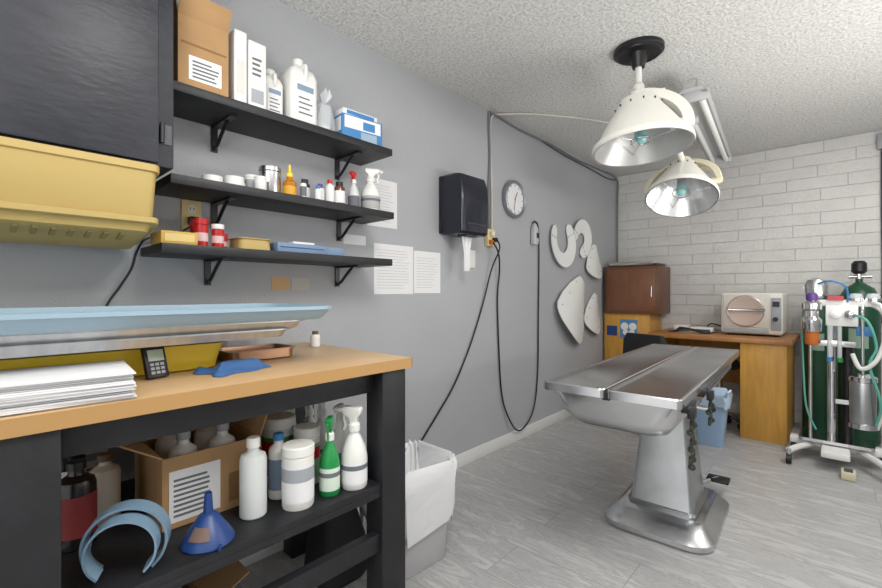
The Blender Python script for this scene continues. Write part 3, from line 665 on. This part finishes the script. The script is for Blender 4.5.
b.lathe([(.036,1.10),(.06,1.12),(.065,1.19),(.05,1.23),(.01,1.245)],steel,c=(-.10,.01,0)); b.lathe([(.033,.79),(.038,.80),(.038,.88)],orange,c=(-.12,-.09,0))
for k in range(2): b.cyl((-.03+k*.05,-.06,.70),(-.03+k*.05,-.06,.92),.012,clear); b.cyl((-.03+k*.05,-.06,.68),(-.03+k*.05,-.06,.71),.016,green if k else blue)
for x in (.10,.18): b.lathe([(.035,1.095),(.035,1.115),(.028,1.135),(.0,1.14)],clear,c=(x,-.01,0)); b.cyl((x,-.01,1.09),(x,-.01,1.105),.04,chrome)
b.lathe([(.06,.30),(.065,.31),(.065,.56),(.06,.57)],brushed,c=(.13,-.07,0)); b.lathe([(.07,.57),(.07,.60),(.03,.62)],chrome,c=(.13,-.07,0)); b.lathe([(.07,.27),(.07,.30)],chrome,c=(.13,-.07,0)); b.cyl((.13,-.07,.62),(.13,-.07,1.06),.008,chrome)
b.box((0,-.04,.40),(.08,.0,.43),chrome)
hg=mat('hose_green','#5FA79A',.5); hb=mat('hose_blue','#3D78B0',.5); hw=mat('hose_white','#DEDEDC',.4)
b.tube([(.08,-.09,1.0),(.15,-.15,.96),(.19,-.14,.80),(.16,-.14,.68),(.21,-.13,.45),(.19,-.1,.30)],.008,hg)
b.tube([(.18,-.05,1.08),(.22,-.12,1.04),(.23,-.13,.88),(.19,-.15,.72),(.12,-.15,.66),(.08,-.13,.75)],.013,hw)
b.tube([(.12,.02,1.08),(.23,.04,1.0),(.25,.04,.7),(.23,.03,.4),(.2,.02,.25)],.011,hw)
b.tube([(-.10,-.04,1.2),(-.02,-.08,1.22),(.05,-.06,1.18),(.06,-.03,1.08)],.006,hb)
b.tube([(-.15,-.04,1.07),(-.17,-.05,.9),(-.165,-.05,.6),(-.15,-.04,.35),(-.10,-.02,.2)],.006,hg)
b.box((-.04,-.05,1.09),(.04,-.02,1.12),mat('red_tag','#B5474A',.5)); b.box((.10,-.06,.86),(.18,-.03,.92),hb,.004)
b.cyl((.06,.05,.15),(.06,.05,.80),.03,blk)
b.done((1.82,3.98,0))
b=B('foot_pedal'); b.box((-.035,-.05,0),(.035,.05,.05),mat('pedal_beige','#C9C2A8',.5),.008); b.box((-.02,-.035,.05),(.02,.02,.056),dgrey); b.done((1.88,3.66,0.0005))

# ------------------------------------------------ lights
def area(n,loc,rot,sx,sy,e,col=(1,1,1)):
    l=bpy.data.lights.new(n,'AREA'); l.shape='RECTANGLE'; l.size=sx; l.size_y=sy; l.energy=e; l.color=col
    o=bpy.data.objects.new(n,l); bpy.context.collection.objects.link(o); o.location=loc; o.rotation_euler=[R(a) for a in rot]
area('ceiling_light_main',(1.85,.75,2.40),(0,0,0),.9,.6,34,(1,.98,.95))
area('ceiling_light_side',(2.45,3.1,2.40),(0,0,0),.5,1.3,24,(1,.97,.93))
area('added_uplight_rear',(1.6,-.7,1.6),(166,0,0),1.4,.8,54,(1,.98,.96))  # unseen fill lamp behind the camera, added to brighten the ceiling
area('added_uplight_side',(2.6,2.6,1.1),(180,-22,0),.4,1.6,28,(1,.97,.94))  # second added fill aimed upward, out of view; no real fixture here
w=bpy.data.worlds.new('world'); bpy.context.scene.world=w; w.use_nodes=True
w.node_tree.nodes['Background'].inputs[0].default_value=(1,.995,.985,1); w.node_tree.nodes['Background'].inputs[1].default_value=1.4

cam=bpy.data.cameras.new('camera'); co=bpy.data.objects.new('camera',cam); bpy.context.collection.objects.link(co)
co.location=(1.84,0,1.147); co.rotation_euler=(R(90),0,R(42.5)); cam.sensor_width=36; cam.lens=435/882*36; cam.shift_y=-.0023; cam.clip_start=.02
bpy.context.scene.camera=co
bpy.context.scene.view_settings.view_transform='Standard'
